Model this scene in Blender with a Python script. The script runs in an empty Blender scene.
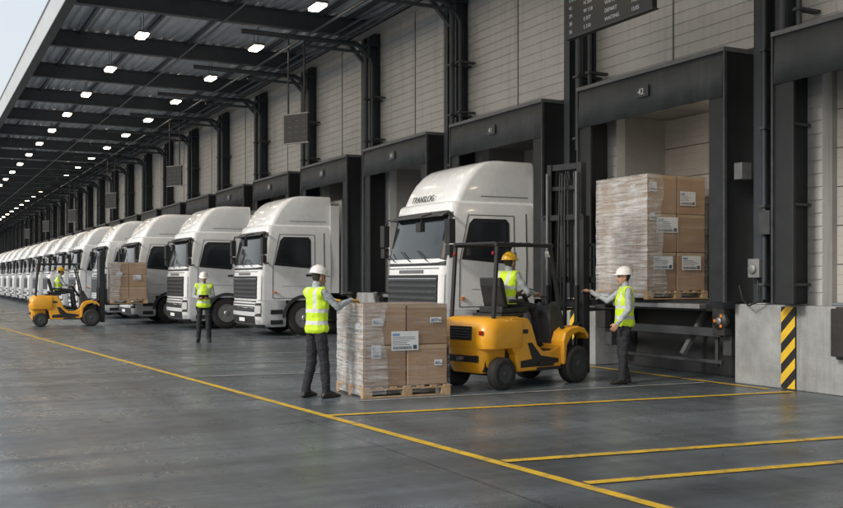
import bpy, bmesh, math, random
import numpy as np
from mathutils import Vector, Matrix, noise
random.seed(7)
R=math.radians
scene=bpy.context.scene
COL=scene.collection

# ------------------------------------------------------------------ materials
def mat(name,col,rough=0.5,metal=0.0,var=0.12,scale=3.0,bump=0.0,bscale=60.0,coat=0.0,dirt=0.0,spec=0.5,emit=None,estr=0.0,streak=0.0):
    m=bpy.data.materials.new(name); m.use_nodes=True
    nt=m.node_tree; N=nt.nodes; L=nt.links
    b=N['Principled BSDF']
    b.inputs['Roughness'].default_value=rough
    b.inputs['Metallic'].default_value=metal
    b.inputs['Coat Weight'].default_value=coat
    b.inputs['Coat Roughness'].default_value=0.08
    b.inputs['Specular IOR Level'].default_value=spec
    tc=N.new('ShaderNodeTexCoord')
    n=N.new('ShaderNodeTexNoise'); n.inputs['Scale'].default_value=scale; n.inputs['Detail'].default_value=6; n.inputs['Roughness'].default_value=0.62
    L.new(tc.outputs['Object'],n.inputs['Vector'])
    r=N.new('ShaderNodeValToRGB')
    c=Vector(col[:3])
    lo=[max(0,x*(1-var)) for x in c]; hi=[min(1,x*(1+var)) for x in c]
    r.color_ramp.elements[0].position=0.3; r.color_ramp.elements[1].position=0.7
    r.color_ramp.elements[0].color=(*lo,1); r.color_ramp.elements[1].color=(*hi,1)
    L.new(n.outputs['Fac'],r.inputs['Fac'])
    out=r.outputs['Color']
    if dirt>0:
        n2=N.new('ShaderNodeTexNoise'); n2.inputs['Scale'].default_value=1.3; n2.inputs['Detail'].default_value=9; n2.inputs['Roughness'].default_value=0.7
        L.new(tc.outputs['Object'],n2.inputs['Vector'])
        r2=N.new('ShaderNodeValToRGB'); r2.color_ramp.elements[0].position=0.45; r2.color_ramp.elements[1].position=0.75
        r2.color_ramp.elements[1].color=(dirt,dirt,dirt,1)
        L.new(n2.outputs['Fac'],r2.inputs['Fac'])
        mx=N.new('ShaderNodeMixRGB'); mx.inputs[2].default_value=(0.085,0.083,0.08,1)
        L.new(r2.outputs['Color'],mx.inputs[0]); L.new(out,mx.inputs[1]); out=mx.outputs[0]
    if streak>0:
        mp=N.new('ShaderNodeMapping');mp.inputs['Scale'].default_value=(5,5,0.35);L.new(tc.outputs['Object'],mp.inputs[0])
        n3=N.new('ShaderNodeTexNoise'); n3.inputs['Scale'].default_value=1.0; n3.inputs['Detail'].default_value=7; n3.inputs['Roughness'].default_value=0.7
        L.new(mp.outputs[0],n3.inputs['Vector'])
        k3=N.new('ShaderNodeMapRange');k3.inputs[1].default_value=.5;k3.inputs[2].default_value=.72;k3.inputs[3].default_value=0;k3.inputs[4].default_value=streak
        L.new(n3.outputs['Fac'],k3.inputs[0])
        mx=N.new('ShaderNodeMixRGB'); mx.inputs[2].default_value=(0.13,0.13,0.125,1)
        L.new(k3.outputs[0],mx.inputs[0]); L.new(out,mx.inputs[1]); out=mx.outputs[0]
    L.new(out,b.inputs['Base Color'])
    mr=N.new('ShaderNodeMapRange'); mr.inputs[3].default_value=max(0.02,rough-0.1); mr.inputs[4].default_value=min(1,rough+0.12)
    L.new(n.outputs['Fac'],mr.inputs[0]); L.new(mr.outputs[0],b.inputs['Roughness'])
    if bump>0:
        nb=N.new('ShaderNodeTexNoise'); nb.inputs['Scale'].default_value=bscale; nb.inputs['Detail'].default_value=4
        L.new(tc.outputs['Object'],nb.inputs['Vector'])
        bp=N.new('ShaderNodeBump'); bp.inputs['Strength'].default_value=bump; bp.inputs['Distance'].default_value=0.02
        L.new(nb.outputs['Fac'],bp.inputs['Height']); L.new(bp.outputs['Normal'],b.inputs['Normal'])
    if emit:
        b.inputs['Emission Color'].default_value=(*emit,1); b.inputs['Emission Strength'].default_value=estr
    return m

M={}
M['white']=mat('truck_white_paint',(0.76,0.79,0.82),0.26,0,0.03,2,coat=0.7,dirt=0.05)
M['whitel']=mat('truck_lower_paint',(0.64,0.67,0.70),0.36,0,0.05,2,coat=0.4,dirt=0.35)
M['trailer']=mat('trailer_panel',(0.56,0.59,0.62),0.45,0,0.05,2,dirt=0.15,streak=.25)
M['black']=mat('black_plastic',(0.018,0.019,0.021),0.5,0,0.3,8,bump=0.1)
M['dgrey']=mat('dark_grey_plastic',(0.045,0.049,0.055),0.5,0,0.3,8)
M['mgrey']=mat('mid_grey_plastic',(0.13,0.138,0.15),0.5,0,0.2,8)
M['rubber']=mat('tyre_rubber',(0.022,0.022,0.023),0.8,0,0.3,20,bump=0.2,dirt=0.25)
M['rim']=mat('wheel_rim',(0.42,0.43,0.44),0.4,0.7,0.15,8,dirt=0.4)
M['glass']=mat('dark_glass',(0.022,0.028,0.034),0.05,0,0.3,1.2,spec=0.7,coat=0.2)
M['chrome']=mat('chrome',(0.6,0.61,0.63),0.2,1.0,0.1,8)
M['lamp']=mat('headlamp_glass',(0.5,0.53,0.56),0.1,0.4,0.3,25,coat=1)
M['amber']=mat('amber_lens',(0.7,0.2,0.02),0.25,0,0.1,8)
M['red']=mat('red_lens',(0.3,0.015,0.012),0.25,0,0.1,8)
M['yellow']=mat('forklift_yellow_paint',(0.80,0.38,0.018),0.36,0,0.06,3,coat=0.35,dirt=0.22)
M['steel']=mat('mast_dark_steel',(0.020,0.022,0.026),0.42,0.3,0.3,10,dirt=0.15)
M['galv']=mat('galvanised_steel',(0.3,0.31,0.32),0.45,0.6,0.15,6)
M['concrete']=mat('dock_concrete',(0.31,0.33,0.345),0.85,0,0.2,1.7,bump=0.35,bscale=40,dirt=0.5,streak=.6)
M['wall']=mat('wall_panel',(0.52,0.535,0.545),0.5,0.0,0.06,0.6,dirt=0.15,streak=.35)
M['column']=mat('column_steel',(0.036,0.046,0.058),0.5,0.1,0.2,2,dirt=0.1)
M['beam']=mat('canopy_beam_steel',(0.065,0.078,0.094),0.5,0.1,0.2,2)
M['deck']=mat('canopy_deck',(0.54,0.59,0.65),0.4,0.15,0.1,0.35,dirt=0.2)
M['fascia']=mat('canopy_fascia',(0.5,0.53,0.56),0.5,0,0.08,1)
M['shelter']=mat('shelter_fabric',(0.014,0.017,0.021),0.6,0,0.3,3,bump=0.25,bscale=9)
M['curtain']=mat('shelter_curtain',(0.042,0.050,0.059),0.6,0,0.25,2,bump=0.4,bscale=5,dirt=0.1,streak=.3)
M['door']=mat('sectional_door',(0.44,0.43,0.41),0.5,0,0.06,0.8,dirt=0.2,streak=.25)
M['interior']=mat('dock_interior',(0.30,0.30,0.29),0.7,0,0.15,1,dirt=.3)
M['dark']=mat('pit_dark_steel',(0.022,0.024,0.027),0.7,0,0.2,1)
M['ymark']=mat('yellow_marking_paint',(0.68,0.44,0.035),0.5,0,0.15,5,dirt=0.0)
M['wmark']=mat('pale_marking_paint',(0.34,0.35,0.35),0.6,0,0.25,3)
M['hazy']=mat('hazard_yellow',(0.75,0.5,0.03),0.5,0,0.1,4,dirt=0.2)
M['board']=mat('display_board_black',(0.01,0.011,0.013),0.3,0,0.2,4)
M['text']=mat('display_text',(0.3,0.32,0.33),0.5,emit=(0.8,0.9,0.95),estr=0.2)
M['textg']=mat('display_text_green',(0.22,0.34,0.32),0.5,emit=(0.5,0.9,0.8),estr=0.12)
M['lampon']=mat('lit_lamp',(0.9,0.9,0.85),0.5,emit=(1,0.80,0.55),estr=34)
M['wood']=mat('pallet_wood',(0.42,0.29,0.17),0.8,0,0.25,7,bump=0.3,bscale=30,dirt=0.2)
M['card']=mat('cardboard',(0.36,0.235,0.145),0.75,0,0.09,2.2,bump=0.12,bscale=18,dirt=.1)
M['card2']=mat('cardboard_dark',(0.30,0.195,0.118),0.75,0,0.09,2.2,bump=0.12,bscale=18)  # darker board tone, mixed at random among cartons and used for seams
M['tape']=mat('packing_tape',(0.42,0.31,0.20),0.3,0,0.1,6)
M['label']=mat('paper_label',(0.72,0.74,0.76),0.55,0,0.04,9)
M['ink']=mat('label_ink',(0.05,0.07,0.11),0.6)
M['inkb']=mat('label_ink_blue',(0.12,0.27,0.5),0.6)
M['skin']=mat('skin',(0.45,0.25,0.17),0.5,0,0.1,25)
M['hair']=mat('hair',(0.03,0.02,0.015),0.6,0,0.3,60,bump=0.4,bscale=200)
M['trouser']=mat('trousers',(0.018,0.020,0.027),0.85,0,0.25,12,bump=0.3,bscale=90)
M['shoe']=mat('work_boot',(0.015,0.014,0.013),0.5,0,0.2,20)
M['shirt']=mat('shirt',(0.36,0.40,0.44),0.8,0,0.1,12,bump=0.2,bscale=90)
M['glove']=mat('work_glove',(0.62,0.38,0.05),0.8,0,0.2,30)
M['hatw']=mat('helmet_white',(0.78,0.78,0.77),0.3,0,0.03,4,coat=0.4)
M['haty']=mat('helmet_yellow',(0.8,0.48,0.02),0.3,0,0.03,4,coat=0.4)
M['eye']=mat('eye_dark',(0.02,0.015,0.012),0.2)
M['tablet']=mat('tablet',(0.02,0.02,0.024),0.2)
M['lip']=mat('lips',(0.30,0.11,0.09),0.5)

def vest_mat():
    m=mat('hi_vis_vest',(0.52,0.74,0.03),0.7,0,0.1,14,bump=0.3,bscale=40)
    nt=m.node_tree;N=nt.nodes;L=nt.links;b=N['Principled BSDF']
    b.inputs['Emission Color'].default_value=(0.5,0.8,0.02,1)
    tc=N.new('ShaderNodeTexCoord'); s=N.new('ShaderNodeSeparateXYZ'); L.new(tc.outputs['Object'],s.inputs[0])
    def band(sock,c,w,absv=False):
        if absv:
            a=N.new('ShaderNodeMath');a.operation='ABSOLUTE';L.new(sock,a.inputs[0]);sock=a.outputs[0]
        a=N.new('ShaderNodeMath');a.operation='COMPARE';L.new(sock,a.inputs[0]);a.inputs[1].default_value=c;a.inputs[2].default_value=w
        return a.outputs[0]
    b1=band(s.outputs[2],0.065,0.025); b2=band(s.outputs[2],0.225,0.025)
    b3=band(s.outputs[1],0.105,0.024,True)
    g=N.new('ShaderNodeMath');g.operation='GREATER_THAN';L.new(s.outputs[2],g.inputs[0]);g.inputs[1].default_value=0.235
    mu=N.new('ShaderNodeMath');mu.operation='MULTIPLY';L.new(b3,mu.inputs[0]);L.new(g.outputs[0],mu.inputs[1])
    x1=N.new('ShaderNodeMath');x1.operation='MAXIMUM';L.new(b1,x1.inputs[0]);L.new(b2,x1.inputs[1])
    x2=N.new('ShaderNodeMath');x2.operation='MAXIMUM';L.new(x1.outputs[0],x2.inputs[0]);L.new(mu.outputs[0],x2.inputs[1])
    old=b.inputs['Base Color'].links[0].from_socket
    mx=N.new('ShaderNodeMixRGB');mx.inputs[2].default_value=(0.62,0.64,0.66,1)
    L.new(x2.outputs[0],mx.inputs[0]);L.new(old,mx.inputs[1]);L.new(mx.outputs[0],b.inputs['Base Color'])
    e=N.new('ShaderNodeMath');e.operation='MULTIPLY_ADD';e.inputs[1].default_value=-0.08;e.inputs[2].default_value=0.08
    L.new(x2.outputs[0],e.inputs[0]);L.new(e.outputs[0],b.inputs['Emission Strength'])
    return m
M['vest']=vest_mat()

def wrap_mat(name,lo,hi,a=.42,b_=.72):
    m=bpy.data.materials.new(name);m.use_nodes=True;nt=m.node_tree;N=nt.nodes;L=nt.links
    N.clear(); out=N.new('ShaderNodeOutputMaterial')
    tr=N.new('ShaderNodeBsdfTransparent');tr.inputs[0].default_value=(0.95,0.96,0.97,1)
    p=N.new('ShaderNodeBsdfPrincipled');p.inputs['Base Color'].default_value=(0.78,0.81,0.84,1);p.inputs['Roughness'].default_value=0.14
    tc=N.new('ShaderNodeTexCoord')
    def nz(rot,sc,s,dist):
        mp=N.new('ShaderNodeMapping');mp.inputs['Scale'].default_value=sc;mp.inputs['Rotation'].default_value=rot
        L.new(tc.outputs['Object'],mp.inputs[0])
        n=N.new('ShaderNodeTexNoise');n.inputs['Scale'].default_value=s;n.inputs['Detail'].default_value=7;n.inputs['Roughness'].default_value=0.6;n.inputs['Distortion'].default_value=dist
        L.new(mp.outputs[0],n.inputs['Vector']);return n.outputs['Fac']
    n1=nz((.5,.35,0),(1.2,1.2,16),1.3,.8);n2=nz((-.9,-.7,0),(1.2,1.2,22),1.0,1.2);n3=nz((0,0,0),(1,1,1),2.2,0)  # streak noise whitens the film, painting in highlights along its folds
    mxm=N.new('ShaderNodeMath');mxm.operation='MAXIMUM';L.new(n1,mxm.inputs[0]);L.new(n2,mxm.inputs[1])
    av=N.new('ShaderNodeMath');av.operation='MULTIPLY_ADD';L.new(n3,av.inputs[0]);av.inputs[1].default_value=.5;L.new(mxm.outputs[0],av.inputs[2])
    mr=N.new('ShaderNodeMapRange');mr.inputs[1].default_value=a+.25;mr.inputs[2].default_value=b_+.25;mr.inputs[3].default_value=lo;mr.inputs[4].default_value=hi
    L.new(av.outputs[0],mr.inputs[0])
    bp=N.new('ShaderNodeBump');bp.inputs['Strength'].default_value=1.0;bp.inputs['Distance'].default_value=0.035
    L.new(mxm.outputs[0],bp.inputs['Height']);L.new(bp.outputs[0],p.inputs['Normal'])
    mx=N.new('ShaderNodeMixShader');L.new(mr.outputs[0],mx.inputs[0]);L.new(tr.outputs[0],mx.inputs[1]);L.new(p.outputs[0],mx.inputs[2])
    L.new(mx.outputs[0],out.inputs[0]);return m
M['wrapH']=wrap_mat('stretch_wrap_heavy',0.25,0.85)
M['wrapM']=wrap_mat('stretch_wrap_medium',0.10,0.5)
M['wrapL']=wrap_mat('stretch_wrap_light',0.02,0.25,.5,.8)

def ground_mat():
    m=bpy.data.materials.new('yard_concrete');m.use_nodes=True;nt=m.node_tree;N=nt.nodes;L=nt.links
    b=N['Principled BSDF'];tc=N.new('ShaderNodeTexCoord')
    def noise_(sc,det,vscale=(1,1,1),rot=0,rough=.6):
        mp=N.new('ShaderNodeMapping');mp.inputs['Scale'].default_value=vscale;mp.inputs['Rotation'].default_value=(0,0,rot)
        L.new(tc.outputs['Object'],mp.inputs[0])
        n=N.new('ShaderNodeTexNoise');n.inputs['Scale'].default_value=sc;n.inputs['Detail'].default_value=det;n.inputs['Roughness'].default_value=rough
        L.new(mp.outputs[0],n.inputs['Vector']);return n.outputs['Fac']
    def mr(s,a,b_,c,d):
        k=N.new('ShaderNodeMapRange');k.inputs[1].default_value=a;k.inputs[2].default_value=b_;k.inputs[3].default_value=c;k.inputs[4].default_value=d;L.new(s,k.inputs[0]);return k.outputs[0]
    def mul(a,c):
        k=N.new('ShaderNodeMath');k.operation='MULTIPLY';L.new(a,k.inputs[0]);L.new(c,k.inputs[1]);return k.outputs[0]
    big=mr(noise_(0.22,5),0.3,0.7,0.68,1.28)
    fine=mr(noise_(9,8,rough=.75),0.3,0.7,0.84,1.16)
    tyre=mr(noise_(1.6,5,(1,0.05,1),R(4)),0.35,0.62,0.70,1.1)
    light_streak=mr(noise_(1.5,6,(0.05,1,1),R(5)),0.38,0.6,0.72,1.12)  # streaks of light from the open side, painted into the floor colour
    arcs=mr(noise_(2.6,4,(0.12,1,1),R(40)),0.36,0.5,0.82,1.0)
    stain=mr(noise_(0.9,6,rough=.7),0.6,0.72,1.0,0.66)
    v=mul(mul(mul(mul(big,fine),mul(tyre,light_streak)),stain),arcs)
    s=N.new('ShaderNodeSeparateXYZ');L.new(tc.outputs['Object'],s.inputs[0])
    def joint(sock,period,off):
        a=N.new('ShaderNodeMath');a.operation='ADD';a.inputs[1].default_value=off;L.new(sock,a.inputs[0])
        w=N.new('ShaderNodeMath');w.operation='PINGPONG';w.inputs[1].default_value=period/2;L.new(a.outputs[0],w.inputs[0])
        l=N.new('ShaderNodeMath');l.operation='GREATER_THAN';l.inputs[1].default_value=0.012;L.new(w.outputs[0],l.inputs[0])
        return mr(l.outputs[0],0,1,0.45,1.0)
    v=mul(v,mul(joint(s.outputs[0],5.2,1.2),joint(s.outputs[1],5.6,0.7)))
    vc=N.new('ShaderNodeVectorMath');vc.operation='SCALE';vc.inputs[0].default_value=(0.122,0.146,0.168);L.new(v,vc.inputs['Scale'])
    L.new(vc.outputs[0],b.inputs['Base Color'])
    L.new(mul(mr(noise_(1.1,7,rough=.7),0.3,0.7,0.19,0.42),mr(light_streak,.72,1.12,1.2,.9)),b.inputs['Roughness'])
    bp=N.new('ShaderNodeBump');bp.inputs['Strength'].default_value=0.10;bp.inputs['Distance'].default_value=0.01
    L.new(noise_(50,4),bp.inputs['Height']);L.new(bp.outputs[0],b.inputs['Normal'])
    return m
M['ground']=ground_mat()
def worn(m,amount):
    nt=m.node_tree;N=nt.nodes;L=nt.links;b=N['Principled BSDF'];tc=N.new('ShaderNodeTexCoord')
    n=N.new('ShaderNodeTexNoise');n.inputs['Scale'].default_value=3.5;n.inputs['Detail'].default_value=10;n.inputs['Roughness'].default_value=0.8
    L.new(tc.outputs['Object'],n.inputs['Vector'])
    r=N.new('ShaderNodeMapRange');r.inputs[1].default_value=0.5;r.inputs[2].default_value=0.62;r.inputs[3].default_value=0;r.inputs[4].default_value=amount
    L.new(n.outputs['Fac'],r.inputs[0]);old=b.inputs['Base Color'].links[0].from_socket
    mx=N.new('ShaderNodeMixRGB');mx.inputs[2].default_value=(0.10,0.115,0.13,1);L.new(r.outputs[0],mx.inputs[0]);L.new(old,mx.inputs[1]);L.new(mx.outputs[0],b.inputs['Base Color'])
worn(M['ymark'],0.7);worn(M['wmark'],0.85)

# ------------------------------------------------------------------ mesh builder
class MB:
    def __init__(s): s.v=[];s.f=[];s.m=[];s.mats=[];s.sm=[]
    def mi(s,k):
        if k not in s.mats: s.mats.append(k)
        return s.mats.index(k)
    def add(s,vs,fs,k,smooth=False):
        o=len(s.v);s.v+= [tuple(v) for v in vs]
        i=s.mi(k)
        for f in fs: s.f.append(tuple(o+a for a in f));s.m.append(i);s.sm.append(smooth)
    def box(s,a,b,k,rot=None,c=None):
        x0,y0,z0=a;x1,y1,z1=b
        vs=[Vector(p) for p in((x0,y0,z0),(x1,y0,z0),(x1,y1,z0),(x0,y1,z0),(x0,y0,z1),(x1,y0,z1),(x1,y1,z1),(x0,y1,z1))]
        if rot is not None:
            c=Vector(c) if c else sum(vs,Vector())/8
            vs=[rot@(v-c)+c for v in vs]
        s.add(vs,[(0,3,2,1),(4,5,6,7),(0,1,5,4),(1,2,6,5),(2,3,7,6),(3,0,4,7)],k)
    def beam(s,p,q,w,h,k,up=(0,0,1)):
        p=Vector(p);q=Vector(q);d=(q-p).normalized();u=Vector(up)
        if abs(d.dot(u))>.95:u=Vector((1,0,0))
        sd=d.cross(u).normalized();u=sd.cross(d)
        vs=[]
        for e in(p,q):
            for a,b in((-1,-1),(1,-1),(1,1),(-1,1)): vs.append(e+sd*a*w/2+u*b*h/2)
        s.add(vs,[(0,1,2,3),(7,6,5,4),(0,4,5,1),(1,5,6,2),(2,6,7,3),(3,7,4,0)],k)
    def prism(s,prof,a,b,axis,k,smooth=False):
        n=len(prof);vs=[]
        for t in(a,b):
            for p in prof:
                vs.append({'y':(p[0],t,p[1]),'x':(t,p[0],p[1]),'z':(p[0],p[1],t)}[axis])
        fs=[(i,(i+1)%n,n+(i+1)%n,n+i) for i in range(n)]+[tuple(range(n))[::-1],tuple(range(n,2*n))]
        s.add(vs,fs,k,smooth)
    def tube(s,path,r,k,n=8,cap=True):
        path=[Vector(p) for p in path];rings=[];rr=r if isinstance(r,(list,tuple)) else [r]*len(path)
        up=Vector((0.03,0.02,1))
        for i,p in enumerate(path):
            d=(path[min(i+1,len(path)-1)]-path[max(i-1,0)]).normalized()
            u=up if abs(d.dot(up.normalized()))<.93 else Vector((1,0.1,0))
            a=d.cross(u).normalized();b=a.cross(d)
            rings.append([p+(a*math.cos(t*2*math.pi/n)+b*math.sin(t*2*math.pi/n))*rr[i] for t in range(n)])
        s.loft(rings,k,cap,True)
    def loft(s,rings,k,cap=True,closed=True,smooth=True):
        n=len(rings[0]);vs=[v for r in rings for v in r];fs=[]
        for i in range(len(rings)-1):
            for j in range(n if closed else n-1):
                fs.append((i*n+j,i*n+(j+1)%n,(i+1)*n+(j+1)%n,(i+1)*n+j))
        s.add(vs,fs,k,smooth)
        if cap:
            s.add(rings[0],[tuple(range(n))[::-1]],k);s.add(rings[-1],[tuple(range(n))],k)
    def lathe(s,prof,c,axis,k,n=28):
        rings=[]
        c=Vector(c)
        for (r,h) in prof:
            ring=[]
            for t in range(n):
                a=2*math.pi*t/n
                if axis=='y': ring.append(c+Vector((r*math.cos(a),h,r*math.sin(a))))
                elif axis=='z': ring.append(c+Vector((r*math.cos(a),r*math.sin(a),h)))
                else: ring.append(c+Vector((h,r*math.cos(a),r*math.sin(a))))
            rings.append(ring)
        s.loft(rings,k,True,True)
    def obj(s,name,parent=None,bevel=0,seg=2,sharp=None):
        me=bpy.data.meshes.new(name);me.from_pydata(s.v,[],s.f)
        for k in s.mats: me.materials.append(M[k])
        me.polygons.foreach_set('material_index',s.m);me.polygons.foreach_set('use_smooth',s.sm)
        bm=bmesh.new();bm.from_mesh(me);bmesh.ops.recalc_face_normals(bm,faces=bm.faces)
        if sharp:
            for e in bm.edges:
                if len(e.link_faces)==2 and e.calc_face_angle(0)>R(sharp): e.smooth=False
        bm.to_mesh(me);bm.free()
        me.update()
        o=bpy.data.objects.new(name,me);COL.objects.link(o)
        if parent:o.parent=parent
        if bevel>0:
            bv=o.modifiers.new('bevel','BEVEL');bv.width=bevel;bv.segments=seg;bv.limit_method='ANGLE';bv.angle_limit=R(40)
        return o
def empty(name,loc=(0,0,0),rz=0):
    e=bpy.data.objects.new(name,None);COL.objects.link(e);e.location=loc;e.rotation_euler=(0,0,rz);e.empty_display_size=.2;return e
def clone(root,name,loc,rz=0):
    e=empty(name,loc,rz)
    for c in root.children:
        n=c.copy();COL.objects.link(n);n.parent=e
    return e
def text(body,size,k,parent,loc,rot,name='lettering',ext=0.003):
    cu=bpy.data.curves.new(name,'FONT');cu.body=body;cu.size=size;cu.extrude=ext;cu.materials.append(M[k]);cu.align_x='LEFT'
    o=bpy.data.objects.new(name,cu);COL.objects.link(o);o.parent=parent;o.location=loc;o.rotation_euler=rot;return o

# ------------------------------------------------------------------ ground & markings
g=MB();g.add([(-900,-400,0),(900,-400,0),(900,1400,0),(-900,1400,0)],[(0,1,2,3)],'ground');g.obj('ground')
def strip(p,q,w,k,name,z=0.004):
    p=Vector((p[0],p[1],z));q=Vector((q[0],q[1],z));d=(q-p).normalized();n=Vector((-d.y,d.x,0))*w/2
    b=MB();b.add([p-n,q-n,q+n,p+n],[(0,1,2,3)],k);return b.obj(name)
strip((5.18,-1.7),(-2.6,112),0.11,'ymark','yellow_floor_line')
strip((4.36,10.9),(11.1,10.22),0.12,'ymark','yellow_floor_line',0.008)
strip((4.62,7.47),(11.2,6.72),0.12,'ymark','yellow_floor_line',0.008)
strip((4.70,6.38),(11.2,5.68),0.11,'ymark','yellow_floor_line',0.008)
strip((11.05,10.6),(11.05,15.8),0.09,'ymark','yellow_floor_line',0.008)
strip((5.2,12.0),(10.9,11.75),0.07,'wmark','pale_floor_line',0.008)
for i,Y in enumerate((15.9,18.3,20.6,25.4,30.3)):
    x0=5.18-0.0684*(Y+1.7)+.1
    strip((x0,Y+.3),(8.6,Y-.2),0.10,'wmark','pale_floor_line',0.008)

# ------------------------------------------------------------------ building
P=4.9; K0,K1=-3,34
def bayY(k):
    o=0.22 if k==-1 else 0
    return 11.4+P*k+o,15.1+P*k+o
YA,YB=bayY(K0)[0]-1.2,bayY(K1)[1]+1.2
bld=empty('warehouse_building')
w=MB()
def rib(z0,z1,x,pitch=0.19,d=0.016):
    pts=[];z=z0
    while z<z1-1e-6:
        zt=min(z+pitch,z1);pts+=[(x,z),(x,zt-0.03),(x+d,zt-0.025),(x+d,zt)];z=zt
    return pts
prof=rib(4.6,8.85,11.6)+[(11.8,8.85),(11.8,4.6)]
w.prism(prof,YA,YB,'y','wall')
for k in range(K0,K1):
    a=bayY(k)[1]-.3;b=bayY(k+1)[0]+.3
    w.prism(rib(1.22,4.6,11.6)+[(11.8,4.6),(11.8,1.22)],a,b,'y','wall')
w.obj('wall_panels',bld)
w=MB()
for k in range(K0,K1+1):
    y=(bayY(k)[0]+bayY(k)[1])/2
    w.box((11.585,y-.012,5.2),(11.6,y+.012,8.8),'mgrey')
    w.box((11.57,bayY(k)[0],5.12),(11.6,bayY(k)[1],5.17),'dgrey')
w.obj('panel_joints',bld)
w=MB();pp=MB()
for k in range(K0,K1+1):
    y=15.1+P*k+.6
    for dy in(-.2,.22):
        w.box((11.28,y+dy-.09,1.24),(11.30,y+dy+.09,8.4),'column')
        w.box((11.30,y+dy-.012,1.24),(11.56,y+dy+.012,8.4),'column')
        w.box((11.56,y+dy-.09,1.24),(11.595,y+dy+.09,8.4),'column')
    w.box((11.22,y-.34,8.02),(11.58,y+.36,8.12),'column')
    def elbow(y,x0,x1,zt,zb,r,rad=.35):
        pts=[(x0,y,zt),(x1-rad,y,zt)]
        for i in range(1,7):
            a=i/6*math.pi/2;pts.append((x1-rad+rad*math.sin(a),y,zt-rad+rad*math.cos(a)))
        pts.append((x1,y,zb));pp.tube(pts,r,'column',10)
        z=zb+.2
        while z<zt-.6:
            pp.box((x1-r-.02,y-r-.02,z),(11.57,y+r+.02,z+.04),'dgrey');z+=1.15
    elbow(y-.42,7.6,11.1,8.0,1.3 if k==-1 else 4.0,.065)
    elbow(y-.62,9.2,11.2,7.75,5.2,.04)
    if k==-1:
        elbow(y+.02,10.3,11.2,7.9,1.3,.04,.2)
w.obj('wall_columns',bld);pp.obj('down_pipes',bld)
w=MB()
for k in range(-1,K1):
    a=bayY(k)[1]-.05;b=bayY(k+1)[0]+.12
    if k==-1: a=YA
    w.box((11.3,a,0),(12.4,b,1.22),'concrete')
w.box((12.41,YA,0),(12.6,YB,1.2),'concrete')
w.obj('dock_foundation',bld,0.02,2)
w=MB()
for k in range(0,K1+1):
    a,b=bayY(k)
    w.box((11.35,a+.13,1.08),(12.9,b-.06,1.245),'steel')
    w.box((11.20,a+.8,1.12),(11.36,b-.7,1.2),'galv')
    w.box((11.95,a+.13,0.0),(12.0,b-.06,1.08),'dark')
    for yy in(a+.22,b-.5):
        w.box((11.18,yy,0.72),(11.34,yy+.26,1.14),'rubber')
        w.box((11.34,yy+.02,0.4),(11.9,yy+.2,1.08),'dgrey')
    w.beam((11.5,a+.7,.2),(11.5,a+.7,1.05),.06,.06,'dgrey');w.beam((11.4,a+1.4,.35),(11.9,a+1.4,1.05),.09,.09,'mgrey')
    w.beam((11.42,a+.5,.75),(11.42,b-.5,.75),.1,.14,'dgrey')
    w.beam((11.42,a+.5,.28),(11.42,b-.5,.28),.06,.06,'dgrey')
w.obj('dock_levellers',bld,0.01,1)
w=MB();dd=MB()
for k in range(K0,K1+1):
    a,b=bayY(k)
    w.box((11.8,a+.2,1.245),(13.0,a+.3,4.7),'interior');w.box((11.8,b-.3,1.245),(13.0,b-.2,4.7),'interior')
    w.box((11.8,a+.3,4.6),(13.0,b-.3,4.7),'interior')
    X=12.75 if k!=-1 else 11.9
    z=1.25
    while z<4.59:
        zt=min(z+.56,4.6)
        dd.box((X,a+.3,z+.006),(X+.05,b-.3,zt-.006),'door')
        for q in(.14,.28,.42):
            if z+q<4.58: dd.box((X-.006,a+.3,z+q-.008),(X,b-.3,z+q+.008),'door')
        z=zt
    dd.box((X+.05,a+.3,1.25),(X+.07,b-.3,4.6),'dgrey')
w.obj('dock_interiors',bld);dd.obj('sectional_doors',bld,0.004,1)
w=MB();y=10.95
w.box((11.12,y-.1,1.62),(11.28,y+.12,1.9),'galv');w.box((11.1,y-.32,2.25),(11.28,y-.12,2.6),'dgrey')
w.box((11.08,y+.2,3.1),(11.28,y+.36,3.35),'mgrey')
w.lathe([(0.0,-.02),(.07,-.02),(.085,.05),(.085,.12)],(11.1,y+.02,1.75),'x','galv',14)
w.tube([(11.22,y+.02,1.62),(11.2,y+.0,1.4),(11.16,y-.1,1.28),(11.12,y+.1,1.2),(11.2,y+.3,1.28),(11.24,y+.42,1.5)],.015,'black',6)
w.obj('control_boxes',bld,0.008,1)

hz=empty('hazard_bumper_plate');h=MB()
h.box((11.27,10.31,0.02),(11.295,10.57,1.2),'black')
def clipband(y0,y1,z0,z1,c,wd):
    poly=[(y0,z0),(y1,z0),(y1,z1),(y0,z1)]
    def clip(poly,f):
        out=[]
        for i in range(len(poly)):
            a,b=poly[i],poly[(i+1)%len(poly)];fa,fb=f(a),f(b)
            if fa>=0: out.append(a)
            if fa*fb<0:
                t=fa/(fa-fb);out.append((a[0]+(b[0]-a[0])*t,a[1]+(b[1]-a[1])*t))
        return out
    poly=clip(poly,lambda p:(p[1]+p[0]-y0)-c)
    if len(poly)>2: poly=clip(poly,lambda p:c+wd-(p[1]+p[0]-y0))
    return poly
def hazard(mb,x,y0,y1,z0,z1,per=.3):
    c=z0-.3
    while c<z1+.5:
        p=clipband(y0,y1,z0,z1,c,per/2)
        if len(p)>2: mb.add([(x,a,b) for a,b in p],[tuple(range(len(p)))],'hazy')
        c+=per
hazard(h,11.266,10.31,10.57,.02,1.2);h.obj('striped_plate',hz)
bp=empty('dock_bumper')
h=MB();h.box((11.1,9.25,.55),(11.3,9.55,1.2),'rubber');h.box((11.27,9.19,.5),(11.298,9.61,1.22),'dgrey');h.obj('rubber_block',bp,.02,2)
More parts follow.
